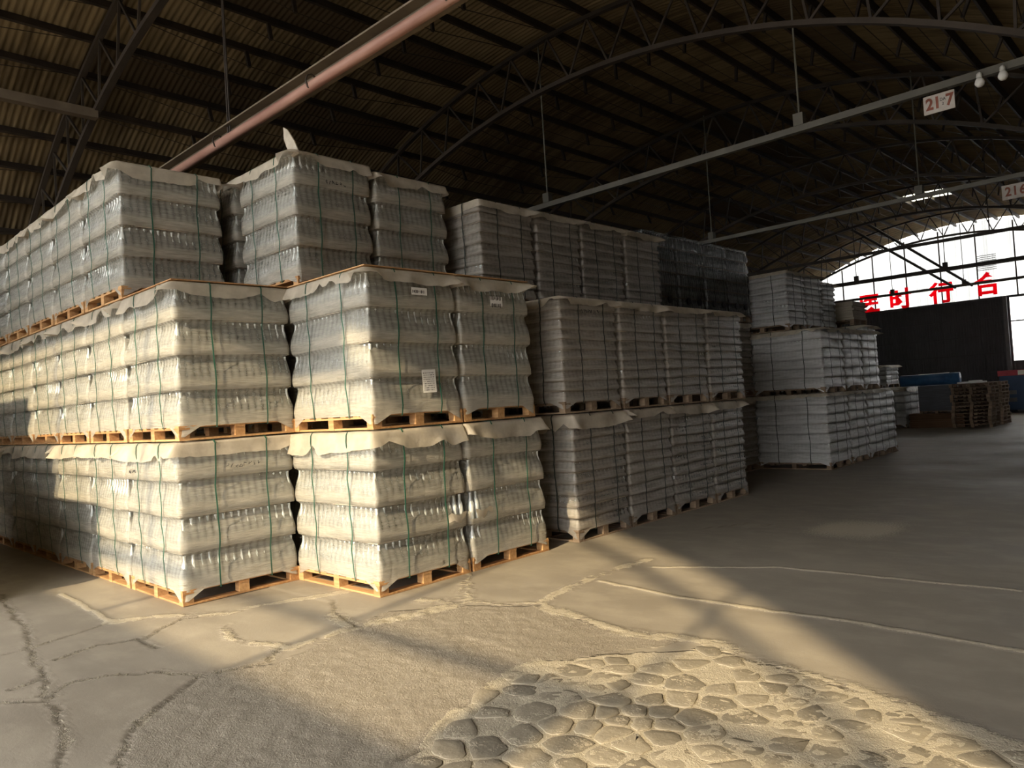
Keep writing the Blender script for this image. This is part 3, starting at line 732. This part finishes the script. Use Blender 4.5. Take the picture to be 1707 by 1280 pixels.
def skirt_mesh(w, d, h, drop, seed, mat, op='xy'):
    key = ('skirt', w, d, h, drop, seed, op)
    if key in cache: return cache[key]
    rr = random.Random(seed*3+1); P_ = perim(w+.012, d+.012, .03, .045); n = len(P_)
    ph = [(rr.uniform(0, 6), rr.uniform(3, 8), rr.uniform(8, 17)) for _ in range(2)]
    tear = [(rr.uniform(0, 2*(w+d)), rr.uniform(.05, .20), rr.uniform(.3, .8)) for _ in range(4)]
    cf = {q: rr.uniform(.02, .12) for q in range(4)}; V = []; F = []
    top = BASE + h + .026
    for s in (0.0, .55, 1.0):
        for (x, y, nx, ny, u, c) in P_: V.append((x*s, y*s, top + (.008*sin(7*u)+.004 if s == .55 else 0) + (0 if s < 1 else -.004)))
    for j in range(1, 6):
        t = j/5
        for (x, y, nx, ny, u, c) in P_:
            q = (0 if x > 0 else 1) + (0 if y > 0 else 2)
            D = drop*(1 + .12*sin(.5*ph[0][1]*u+ph[0][0]) + .03*sin(ph[1][2]*u+ph[1][0]))
            for (tu, tw, ta) in tear:
                if abs(u-tu) < tw: D *= 1 - ta*(1-abs(u-tu)/tw)
            out = .014 + t*t*(.012 + .016*(1+sin(ph[0][2]*u+ph[1][0]))) + c*cf[q]*t
            fold = .006*sin(23*u+ph[0][0])*t
            ox = nx if (nx < 0 or 'x' in op) else nx*.2; oy = ny if (ny > 0 or 'y' in op) else ny*.2
            if nx < -.1: ox *= .2
            if ny > .1: oy *= .2
            V.append((x+ox*(out+fold), y+oy*(out+fold), top - D*t*(1 - .35*c*cf[q]/.12) + rr.gauss(0, .003)*t))
    for j in range(7):
        for k in range(n): F.append((j*n+k, j*n+(k+1) % n, (j+1)*n+(k+1) % n, (j+1)*n+k)[::-1])
    me = bpy.data.meshes.new('top_sheet'); me.from_pydata(V, [], F); me.materials.append(mat)
    me.polygons.foreach_set('use_smooth', [True]*len(me.polygons)); me.update(); cache[key] = me; return me
BOT = [(.030, 0.0), (.0345, .012), (.0345, .17), (.030, .20), (.015, .245), (.0135, .285), (.0165, .29), (.016, .305)]
JAR = [(.030, 0.0), (.034, .008), (.034, .075), (.028, .09), (.029, .095), (.028, .112)]
def layer_mesh(w, d, th, detail):
    key = ('lay', w, d, round(th, 3), detail)
    if key in cache: return cache[key]
    m = MB(); prof = BOT if th > .2 else JAR; sc_ = (th-.02)/prof[-1][1]; prof = [(r, z*sc_+.006) for r, z in prof]
    pitch = .0725; X, Y = w/2-.052, d/2-.052; n = 8 if detail > 1 else 6
    nx, ny = int(2*X/pitch), int(2*Y/pitch)
    for k in range(nx+1):
        x = -X+2*X*k/nx
        m.lathe(prof, x, -Y, n); m.lathe(prof, x, Y, n)
    for k in range(1, ny):
        y = -Y+2*Y*k/ny
        m.lathe(prof, -X, y, n); m.lathe(prof, X, y, n)
    me = m.mesh('bottle_layer', M['glass'], True)
    cache[key] = me; return me
def box_mesh(name, w, d, h, mat):
    key = ('box', name, round(w, 3), round(d, 3), round(h, 3), mat.name)
    if key not in cache: m = MB(); m.box(-w/2, w/2, -d/2, d/2, 0, h); cache[key] = m.mesh(name, mat)
    return cache[key]
def strap_mesh(w, d, h, nt, amp, axis, pos, seed, mat, wd=.013):
    """a closed band round the load; axis 'y' = band lies in a plane x = pos, visible on the two y faces"""
    key = ('strap', w, d, h, nt, amp, axis, pos, seed, mat.name)
    if key in cache: return cache[key]
    rr = random.Random(seed*7+3); half = (d if axis == 'y' else w)/2; pts = []
    L = tier_levels(h, nt, amp); p = rr.uniform(0, 6); drift = rr.uniform(-.03, .03)
    zs = [(z, off) for z, off, fr in L if .1 < fr < .9]
    for (z, off) in zs: pts.append((-half-.022 - off*-.35, z, drift*(z-.8)*.6 + .008*sin(9*z+p)))
    top = [(-half-.005, BASE+h+.03, 0), (0, BASE+h+.034, 0), (half+.005, BASE+h+.03, 0)]
    dn = [(half+.022+off*.35, z, -drift*(z-.8)*.6+.008*sin(8*z-p)) for (z, off) in zs[::-1]]
    bot = [(half+.01, BASE-.03, 0), (0, BASE-.035, 0), (-half-.01, BASE-.03, 0)]
    path = pts+top+dn+bot; V = []; F = []; n = len(path)
    for i, (a, z, s) in enumerate(path):
        a0, z0, _ = path[i-1]; a1, z1, _ = path[(i+1) % n]; tx, tz = a1-a0, z1-z0; l = hypot(tx, tz) or 1
        ox, oz = -tz/l*.0018, tx/l*.0018
        for (ss, k) in ((-wd/2, 1), (wd/2, 1), (wd/2, -1), (-wd/2, -1)):
            A, Z, S = a+ox*k, z+oz*k, pos+s+ss
            V.append((S, A, Z) if axis == 'y' else (A, S, Z))
    for i in range(n):
        j = (i+1) % n
        for k in range(4): F.append((i*4+k, i*4+(k+1) % 4, j*4+(k+1) % 4, j*4+k))
    me = bpy.data.meshes.new('strap'); me.from_pydata(V, [], F); me.materials.append(mat); me.update(); cache[key] = me; return me

def wooden_pallet(t, w, d, mat, split=True):
    xs = [-w/2+.05, 0, w/2-.05]; ys = [-d/2+.05, 0, d/2-.05]
    if not split:
        key = ('wp', w, d, mat.name)
        if key not in cache:
            m = MB()
            for x in xs:
                for y in ys: m.box(x-.045, x+.045, y-.05, y+.05, .018, .10)
                m.box(x-.05, x+.05, -d/2, d/2, 0, .018)
            for y in ys: m.box(-w/2, w/2, y-.05, y+.05, .10, .118)
            for k in range(7):
                x = -w/2+.05+(w-.1)*k/6; m.box(x-.045, x+.045, -d/2, d/2, .118, .136)
            cache[key] = m.mesh('wooden_pallet', mat)
        return put('wooden_pallet', cache[key], t)
    key = ('wps', w, d, mat.name)
    if key not in cache:
        m = MB()
        for y in ys: m.box(-w/2, w/2, y-.05, y+.05, .10, .118)
        cache[key] = m.mesh('wooden_pallet', mat)
    p = put('wooden_pallet', cache[key], t)
    for x in xs:
        for y in ys: put('block', box_mesh('block', .09, .10, .082, mat), p, (x, y, .018))
        put('bottom_board', box_mesh('bottom_board', .10, d, .018, mat), p, (x, 0, 0))
    for y in (ys[0], ys[2]): put('bottom_board', box_mesh('bottom_board', w-.2, .09, .017, mat), p, (0, y, .0))
    for k in range(7):
        x = -w/2+.05+(w-.1)*k/6; put('deck_board', box_mesh('deck_board', .09, d, .018, mat), p, (x, 0, .118))
    return p

KINDS = {  # material, tiers, notch depth, strap material
    'bottle': ('film', 4, .034, 'strap'), 'jar': ('film_jar', 10, .016, 'strapdk'), 'far': ('film_far', 7, .022, 'strapdk'), 'dark': ('film_dark', 6, .018, 'strapdk')}
LOAD_N = [0]
def load(x1, y0, w, d, z, label, h=1.308, kind='bottle', detail=2, nt=None, drop=.12, seed=None, lid=False, group=None, straps=True, sheet=True, op='xy', hole=None):
    """x1 = face towards the aisle, y0 = face towards the viewer"""
    LOAD_N[0] += 1; seed = LOAD_N[0] if seed is None else seed; rr = random.Random(seed*13+5)
    cx, cy = x1-w/2, y0+d/2
    t = empty('bottle_pallet', (cx, cy, z), math.radians(rr.uniform(-.35, .35)))
    tag(t, label, 'pallet load', group)
    fm, nt0, amp, sm = KINDS[kind]; nt = nt or nt0
    wooden_pallet(t, w, d, M['wood'] if kind == 'bottle' else M['oldwood'], detail > 0)
    fseed = seed if detail > 1 else seed % 3
    step = .05 if detail > 1 else .08
    put('film_wrap', film_mesh(w, d, h, nt, amp, fseed, M[fm], step*(.5 if hole else 1), hole), t)
    th = h/nt
    if detail > 0:
        for k in range(nt):
            put('bottle_layer', layer_mesh(w, d, th, detail), t, (0, 0, BASE+k*th), kind='stuff')
            put('divider_sheet', box_mesh('divider_sheet', w-.03, d-.03, .007, M['divider']), t, (0, 0, BASE+k*th-.002))
        put('inner_bottles', box_mesh('inner_bottles', w-.2, d-.2, h-.03, M['core']), t, (0, 0, BASE+.01), kind='stuff')
    else:
        put('inner_bottles', box_mesh('inner_bottles', w-.1, d-.1, h-.03, M['core']), t, (0, 0, BASE+.01), kind='stuff')
    if sheet: put('top_sheet', skirt_mesh(w, d, h, drop, fseed, M['sheet'] if kind != 'dark' else M['film_dark'], op if detail > 0 else ''), t)
    if straps and detail > 0:
        for ax, L in (('y', w), ('x', d)):
            for f in (-.2, .24):
                put('strap', strap_mesh(w, d, h, nt, amp, ax, round(L*f, 3), fseed, M[sm]), t)
    if lid:
        m = MB(); m.box(-w/2-.005, w/2+.005, -d/2-.005, d/2+.005, BASE+h+.036, BASE+h+.046); put('lid_board', m.mesh('lid_board', M['wood']), t)
    return t

G1, G2, G3 = 'glass bottle pallets in the front stacks', 'jar pallets in the middle stack', 'grey wrapped pallets in the far stack'
LV = ['bottom', 'middle', 'top']
# block to the left of the gap (row facing the viewer)
cols = [(-6.92, 1.27), (-8.23, 1.16), (-9.43, 1.12), (-10.59, 1.10), (-11.73, 1.10), (-12.87, 1.10)]
for c, (x1, w) in enumerate(cols):
    for lv in range(2):
        pos = 'at its right corner' if c == 0 else f'{ORD[c]} from right corner'
        load(x1-lv*.02, 2.77+.05*lv, w, 1.17, 1.488*lv, f'film wrapped pallet in the {LV[lv]} layer of the left block, {pos}', group=G1, detail=2 if c < 4 else 1, drop=.16 if lv == 0 else .15, lid=(lv == 1 and c == 0), op='y')
for c, (x1, w) in enumerate([(-8.22, 1.16), (-9.42, 1.14), (-10.6, 1.12), (-11.76, 1.10), (-12.9, 1.1)]):
    pos = 'at its right corner' if c == 0 else f'{ORD[c]} from right corner'
    load(x1, 2.82, w, 1.12, 2.977, f'film wrapped pallet in the top layer of the left block, {pos}', h=1.28, group=G1, op='y', detail=2 if c < 3 else 1, drop=.15)
# row behind, carrying the tall pair
for c, (y0, d) in enumerate([(4.1, 1.0), (5.15, 1.1)]):
    for lv in range(2):
        load(-6.98, y0, 1.2, d, 1.488*lv, f'wrapped bottle pallet hidden behind the front pair, {LV[lv]} layer, {"nearer" if c == 0 else "farther"} one', group=G1, detail=1, op='')
load(-6.95, 4.12, 1.2, .99, 2.977, 'tall wrapped bottle pallet on the top layer with a torn sheet corner standing up', group=G1, drop=.13)
load(-6.95, 5.17, 1.2, 1.08, 2.977, 'wrapped bottle pallet on the top layer just right of the one with the torn corner', h=1.26, group=G1, op='x', drop=.14)
for lv in range(3):
    load(-8.30, 4.13, 1.04, 1.05, 1.488*lv, f'wrapped bottle pallet deep in the gap behind the left block, {LV[lv]} layer', h=1.28, group=G1, detail=1, op='y')
# front pair stack
m1a = load(-5.55, 3.93, 1.38, 1.10, 0, 'sunlit bottle pallet at the foot of the front centre stack, at its corner', group=G1, hole=(.47, .70, .13, .12), drop=.19)
m1b = load(-5.55, 5.07, 1.38, 1.14, 0, 'bottle pallet at the foot of the front centre stack, right of the corner one', group=G1, hole=(-.52, .68, .10, .14), op='x', drop=.17)
m2a = load(-5.57, 3.98, 1.38, 1.08, 1.488, 'bottle pallet on the front centre stack with a white paper note taped on', group=G1, drop=.13, lid=True)
m2b = load(-5.57, 5.09, 1.38, 1.05, 1.488, 'bottle pallet on the front centre stack, right beside the one with the paper note', group=G1, op='x', drop=.15, lid=True)
# notes and marks on the film
def note(parent, face, u, z, w, h, lines, nm='paper_label', rot=0.0, strokes=None):
    """u,z on the face, in the parent's own coordinates"""
    m = MB(); m.box(-w/2, w/2, -.0015, 0, -h/2, h/2)
    pw, pd = face[1], face[2]
    loc = (pw/2+.022, u, z) if face[0] == 'x' else (u, -pd/2-.022, z); rz = pi/2 if face[0] == 'x' else 0
    p = put(nm, m.mesh(nm, M['paper']), parent, loc, (0, rot, rz))
    if strokes:
        s = MB()
        rr = random.Random(int(w*1e4)+3)
        for k in range(strokes):
            zz = h*.36 - k*h*.74/max(1, strokes-1) if strokes > 1 else 0
            for c in range(int(w/.016)-1):
                xx = -w/2+.012+c*.015; hh = rr.uniform(.002, .006) if strokes > 2 else h*rr.uniform(.15, .3)
                s.box(xx, xx+rr.uniform(.004, .011), -.0025, -.0016, zz-hh, zz+hh*.6)
        put('lettering', s.mesh('lettering', M['ink']), p)
    return p
note(m2a, ('x', 1.38, 1.08), .12, .42, .165, .22, 9 if 0 else None, 'paper_note', -.03, strokes=9)
note(m2a, ('x', 1.38, 1.08), .06, 1.28, .19, .07, None, strokes=1)
note(m2b, ('x', 1.38, 1.05), .0, 1.24, .18, .10, None, strokes=2)
def handwriting(parent, w, d, face, u, z, size=.05, n=9):
    rr = random.Random(int(z*1e4)+int(u*1e3)); s = MB()
    for c in range(n):
        x = u + c*size*.9; pts = [(x+rr.uniform(-.3, .5)*size, z+rr.uniform(-.5, .5)*size) for _ in range(4)]
        for a, b in zip(pts[:-1], pts[1:]):
            if face == 'x': s.bar((w/2+.014, a[0], a[1]), (w/2+.014, b[0], b[1]), .003, .004)
            else: s.bar((a[0], -d/2-.014, a[1]), (b[0], -d/2-.014, b[1]), .004, .003)
    put('handwritten_mark', s.mesh('handwritten_mark', M['ink']), parent)
# the torn open corner: a dark hole in the film of the lower pair
def tear_mesh():
    m = MB(); rr = random.Random(4); n = 22; V = []
    ring = [(.17*cos(2*pi*k/n)*rr.uniform(.8, 1.15), .13*sin(2*pi*k/n)*rr.uniform(.75, 1.15)) for k in range(n)]
    for s, dx in ((1.25, .0), (1.0, .022), (.8, .01), (.45, -.035)):
        m.v += [(dx, p[0]*s, p[1]*s) for p in ring]
    for j in range(3):
        for k in range(n): m.f.append((j*n+k, j*n+(k+1) % n, (j+1)*n+(k+1) % n, (j+1)*n+k))
    return m.mesh('film_flap', M['sheet'], True)
for q, (prt, yy, zz) in enumerate(((m1a, .40, .60), (m1b, -.40, .60))):
    m = MB(); rr = random.Random(q+2); sg = 1 if q == 0 else -1
    for i in range(5):
        for j in range(6): m.v.append((.012+.035*sin(j*.9+q)*(i/4), (j-2.5)*.05, -i*.018 + .02*sin(j*1.7+q)))
    for i in range(4):
        for j in range(5): a = i*6+j; m.f.append((a, a+1, a+7, a+6))
    put('film_flap', m.mesh('film_flap', M['sheet'], True), prt, (.70, yy, zz))
blk = [o for o in C.objects if o.get('label', '') == 'film wrapped pallet in the bottom layer of the left block, at its right corner'][0]
handwriting(blk, 1.27, 1.17, 'x', -.12, 1.22, .05, 8)
handwriting(blk, 1.27, 1.17, 'y', -.5, 1.20, .04, 5)
# standing torn corner of the sheet on the tall pallet
def standing_flap(x, y, z, parent):
    m = MB(); m.v = [(0,0,0), (.10,.02,.02), (.05,.0,.16), (-.04,-.02,.30), (-.10,-.03,.34), (-.12,-.02,.22), (-.07,.0,.06),
                     (0,.012,0), (.10,.032,.02), (.05,.012,.16), (-.04,-.008,.30), (-.10,-.018,.34), (-.12,-.008,.22), (-.07,.012,.06)]
    m.f = [(0,1,2,6), (6,2,3,5), (3,4,5), (7,13,9,8), (13,12,10,9), (10,12,11)] + [(a, (a+1) % 7, (a+1) % 7+7, a+7)[::-1] for a in range(7)]
    put('sheet_flap', m.mesh('sheet_flap', M['sheet']), parent, (x, y, z))
handwriting([o for o in C.objects if o.get('label', '').startswith('tall wrapped')][0], 1.2, .99, 'x', -.1, 1.19, .05, 6)
tall = [o for o in C.objects if o.get('label', '').startswith('tall wrapped')][0]
standing_flap(.56, -.46, 1.40, tall)

# jar stack
gy1 = [(6.70, 1.04), (7.79, 1.02), (8.86, 1.06), (9.98, .98)]
gy2 = [(6.62, 1.10), (7.80, 1.00), (8.86, 1.06), (9.99, 1.06)]
gy3 = [(6.46, 1.00), (7.53, .92), (8.5, 1.0), (9.57, .95)]
GP = ['nearest', 'second nearest', 'third nearest', 'farthest']
for c in range(4):
    y0, d = gy1[c]; g_ = load(-5.52-.01*c, y0, 1.1, d, 0, f'grey film wrapped jar pallet, bottom layer of the middle stack, {GP[c]} one', op='x', kind='jar', detail=1, nt=10, drop=.13 if c else .2, group=G2, seed=40+c)
    y0, d = gy2[c]; g2_ = load(-5.54, y0, 1.1, d, 1.488, f'grey film wrapped jar pallet, second layer of the middle stack, {GP[c]} one', op='x', h=1.20, kind='jar', detail=1, nt=10, drop=.11, group=G2, seed=50+c)
    if c == 0: handwriting(g2_, 1.1, d, 'x', -.15, 1.20, .05, 8)
    y0, d = gy3[c]
    for lv in range(2):
        load(-6.68, y0, 1.0, d, 1.488*lv, f'wrapped jar pallet hidden in the row behind the middle stack, {LV[lv]} layer, {GP[c]} one', h=1.33 if lv == 0 else 1.2, kind='jar', detail=0, group=G2)
    load(-6.6, y0, 1.05, d, 2.87, f'grey film wrapped jar pallet, top layer of the middle stack, {GP[c]} one', op='x', h=1.17, kind='jar', detail=1, nt=9, drop=.12, group=G2, seed=60+c)
dk = [(10.66, 1.0), (11.73, .9), (12.68, .84), (13.57, .86)]
for c, (y0, d) in enumerate(dk):
    for lv in range(2):
        load(-7.02, y0, 1.05, d, 1.488*lv, f'wrapped jar pallet hidden under the dark blue loads, {LV[lv]} layer, {GP[c]} one', kind='jar', detail=0, group=G2)
    t = load(-6.98, y0, 1.1, d, 2.977, f'dark blue wrapped crate load on the top layer, {GP[c]} of four', h=1.30, kind='dark', detail=1, nt=6, group='dark blue loads on the top layer', sheet=False)
    m = MB()
    for k in (-.22, .18): m.lathe([(.07, 0), (.06, .012)], 0, 0, 10)
    for k in (-.22, .2):
        m = MB(); m.tube((0, k*d, 0), (.03, k*d, 0), .065, 10); put('crate_hole', m.mesh('crate_hole', M['black']), t, (.545, 0, .30))
# far stack
hy = [(14.46, 1.08), (15.6, .98), (16.63, .94), (17.62, .9)]
for c, (y0, d) in enumerate(hy):
    load(-5.6 - (.04 if c == 3 else 0), y0, 1.46, d, 0, f'shiny grey wrapped pallet, bottom layer of the far stack, {GP[c]} one', h=1.30, kind='far', detail=1, group=G3, seed=70+c, drop=.08, op='xy' if c == 0 else 'x')
    load(-5.62 - (.3 if c == 3 else 0), y0, 1.44, d, 1.45, f'shiny grey wrapped pallet, middle layer of the far stack, {GP[c]} one', h=1.12 if c < 3 else 1.3, kind='far', detail=1, nt=6, group=G3, seed=80+c, drop=.10, op='xy' if c == 0 else 'x')
for lv in range(2):
    load(-7.14, 14.7, 1.2, 1.0, 1.45*lv, f'grey wrapped pallet set back at the left of the far stack, {LV[lv]} layer', h=1.3 if lv == 0 else 1.12, kind='far', detail=1, group=G3)
    load(-7.14, 15.8, 1.2, 1.0, 1.45*lv, f'grey wrapped pallet hidden behind the far stack, {LV[lv]} layer', h=1.3 if lv == 0 else 1.12, kind='far', detail=0, group=G3)
load(-6.25, 14.52, 1.15, .86, 2.745, 'tall grey wrapped pallet on top of the far stack, nearest one', h=1.03, kind='far', detail=1, nt=8, group=G3, drop=.08, op='xy')
load(-6.25, 15.42, 1.15, .86, 2.745, 'tall grey wrapped pallet on top of the far stack, in the middle', h=1.03, kind='far', detail=1, nt=8, group=G3, drop=.08, op='x')
load(-6.25, 16.32, 1.15, .70, 2.745, 'tall grey wrapped pallet on top of the far stack, farthest one', h=.92, kind='far', detail=1, nt=8, group=G3, drop=.08, op='x')
t = empty('board_pallet', (-6.72, 18.05, 2.93)); tag(t, 'short stack of flat grey boards on a pallet, on top of the far stack', 'pallet load')
wooden_pallet(t, 1.25, .85, M['oldwood'], False)
for k in range(8):
    put('flat_board', box_mesh('flat_board', 1.22+.03*sin(k*2.1), .82, .046, M['board']), t, (.012*cos(k*3), .01*sin(k*5), .137+k*.052))

# small things by the far wall
FP = 'white wrapped pallets near the far wall'
load(-7.86, 26.9, 1.2, 1.6, 0, 'white wrapped pallet on the floor near the dark far wall', h=1.2, kind='far', detail=1, nt=5, group=FP, drop=.16)
load(-8.5, 27.3, 1.2, 1.3, 1.36, 'white wrapped pallet stacked above and behind, near the dark far wall', h=.62, kind='far', detail=1, nt=4, group=FP, drop=.1)
t = empty('board_pile', (-7.0, 27.6, 0)); tag(t, 'low pile of brown boards under the dark wrapped load', 'boards')
for k in range(7): put('plank', box_mesh('plank', 1.6, 1.3, .062, M['brown']), t, (.02*sin(k*3), .02*cos(k*2), k*.066))
t = empty('dark_load', (-7.0, 27.6, .462)); tag(t, 'dark grey film wrapped load on the low pile of brown boards', 'pallet load')
m = MB(); m.box(-.5, .46, -.55, .55, .08, .90); put('load_body', m.mesh('load_body', M['greybox']), t)
wooden_pallet(t, 1.0, 1.1, M['oldwood'], False).scale = (1, 1, .6)
m = MB(); m.box(.462, .475, -.5, .5, .10, .92); put('film_end', m.mesh('film_end', M['film_far']), t)
for k in range(5): put('lath', box_mesh('lath', .03, .9, .05, M['paper']), t, (.50, 0, .18+k*.14))
m = MB(); m.tube((-1.75, 0, 0), (0, 0, 0), .19, 12)
o = put('tarp_roll', m.mesh('tarp_roll', M['tarp'], True), loc=(-6.35, 27.45, 1.56)); tag(o, 'long roll of blue tarpaulin lying on the dark wrapped load', 'tarpaulin')
m = MB(); m.box(-.45, .45, -.05, .05, 0, .025); o = put('metal_strip', m.mesh('metal_strip', M['paper']), loc=(-7.1, 27.45, 1.735), rot=(0, -.01, .02)); tag(o, 'pale metal strip lying on the blue tarpaulin roll', 'metal strip')
# empty pallets
ep = MB()
def ep_mesh():
    m = MB(); w, d = 1.1, 1.15
    xs = [-w/2+.05, 0, w/2-.05]; ys = [-d/2+.05, 0, d/2-.05]
    for x in xs:
        for y in ys: m.box(x-.045, x+.045, y-.05, y+.05, .016, .085)
        m.box(x-.05, x+.05, -d/2, d/2, 0, .016)
    for y in ys: m.box(-w/2, w/2, y-.05, y+.05, .085, .10)
    for k in range(7): x = -w/2+.05+(w-.1)*k/6; m.box(x-.04, x+.04, -d/2, d/2, .10, .114)
    return m.mesh('empty_pallet', M['oldwood'])
epm = ep_mesh()
for s, (px, py, n) in enumerate(((-5.93, 27.3, 12), (-5.9, 28.55, 12))):
    for k in range(n):
        o = put('empty_pallet', epm, loc=(px+RND.uniform(-.03, .03), py+RND.uniform(-.03, .03), k*.1145), rot=(0, 0, RND.uniform(-.03, .03)))
        wh = 'lowest' if k == 0 else ('topmost' if k == n-1 else f'{(ORD+["tenth","eleventh"])[k]} up')
        tag(o, f'empty weathered wooden pallet, {wh} in the {"nearer" if s == 0 else "farther"} pile by the far wall', 'pallet', 'empty pallets piled by the far wall')
m = MB(); m.box(-.4, .3, -.3, .3, 0, .05); m.box(-.1, .2, -.2, .2, .05, .08)
o = put('scrap_sheet', m.mesh('scrap_sheet', M['white']), loc=(-5.95, 27.35, 12*.1145+.001)); tag(o, 'crumpled pale sheet lying on top of the empty pallets', 'sheet')
# blue container by the wall
t = empty('blue_bin', (-5.3, 36.6, 0)); tag(t, 'long blue metal bin with a red rim at the right edge by the far wall', 'bin')
m = MB(); m.box(-1.55, 1.6, -.9, .9, .12, 1.5); put('bin_body', m.mesh('bin_body', M['blue']), t)
m = MB(); m.box(-1.6, 1.65, -.95, .95, 1.5, 1.72); put('rim', m.mesh('rim', M['redp']), t)
for xx in (-1.4, 1.4):
    m = MB(); m.box(xx-.08, xx+.08, -.85, .85, 0, .12); put('skid', m.mesh('skid', M['steel']), t)
for k, zz in enumerate((.45, .75)): m = MB(); m.box(-1.45, -1.0, -.92, -.90, zz, zz+.16); put('sticker', m.mesh('sticker', M['wallgrey']), t)
m = MB(); m.box(-.9, -.55, -.97, -.95, 1.52, 1.7); put('sticker', m.mesh('sticker', M['paper']), t)

# stacks just outside the frame to the left, whose stepped edge shades the left block
GS = 'bottle pallets stacked out of view on the left'
for c in range(4):
    load(-8.92-c*1.15, .62, 1.1, 1.1, 0, f'bottle pallet left of the frame in the single high row, {ORD[c]} from the aisle', detail=0, group=GS)
for c in range(3):
    for lv in range(2):
        load(-10.25-c*1.15, -.55, 1.1, 1.1, 1.488*lv, f'bottle pallet left of the frame, two high row, {LV[lv]} layer, {ORD[c]} from the aisle', detail=0, group=GS)
        pass
for c in range(3):
    for lv in range(3):
        load(-11.2-c*1.15, -2.0, 1.1, 1.1, 1.488*lv, f'bottle pallet left of the frame, three high row, {LV[lv]} layer, {ORD[c]} from the aisle', detail=0, group=GS)
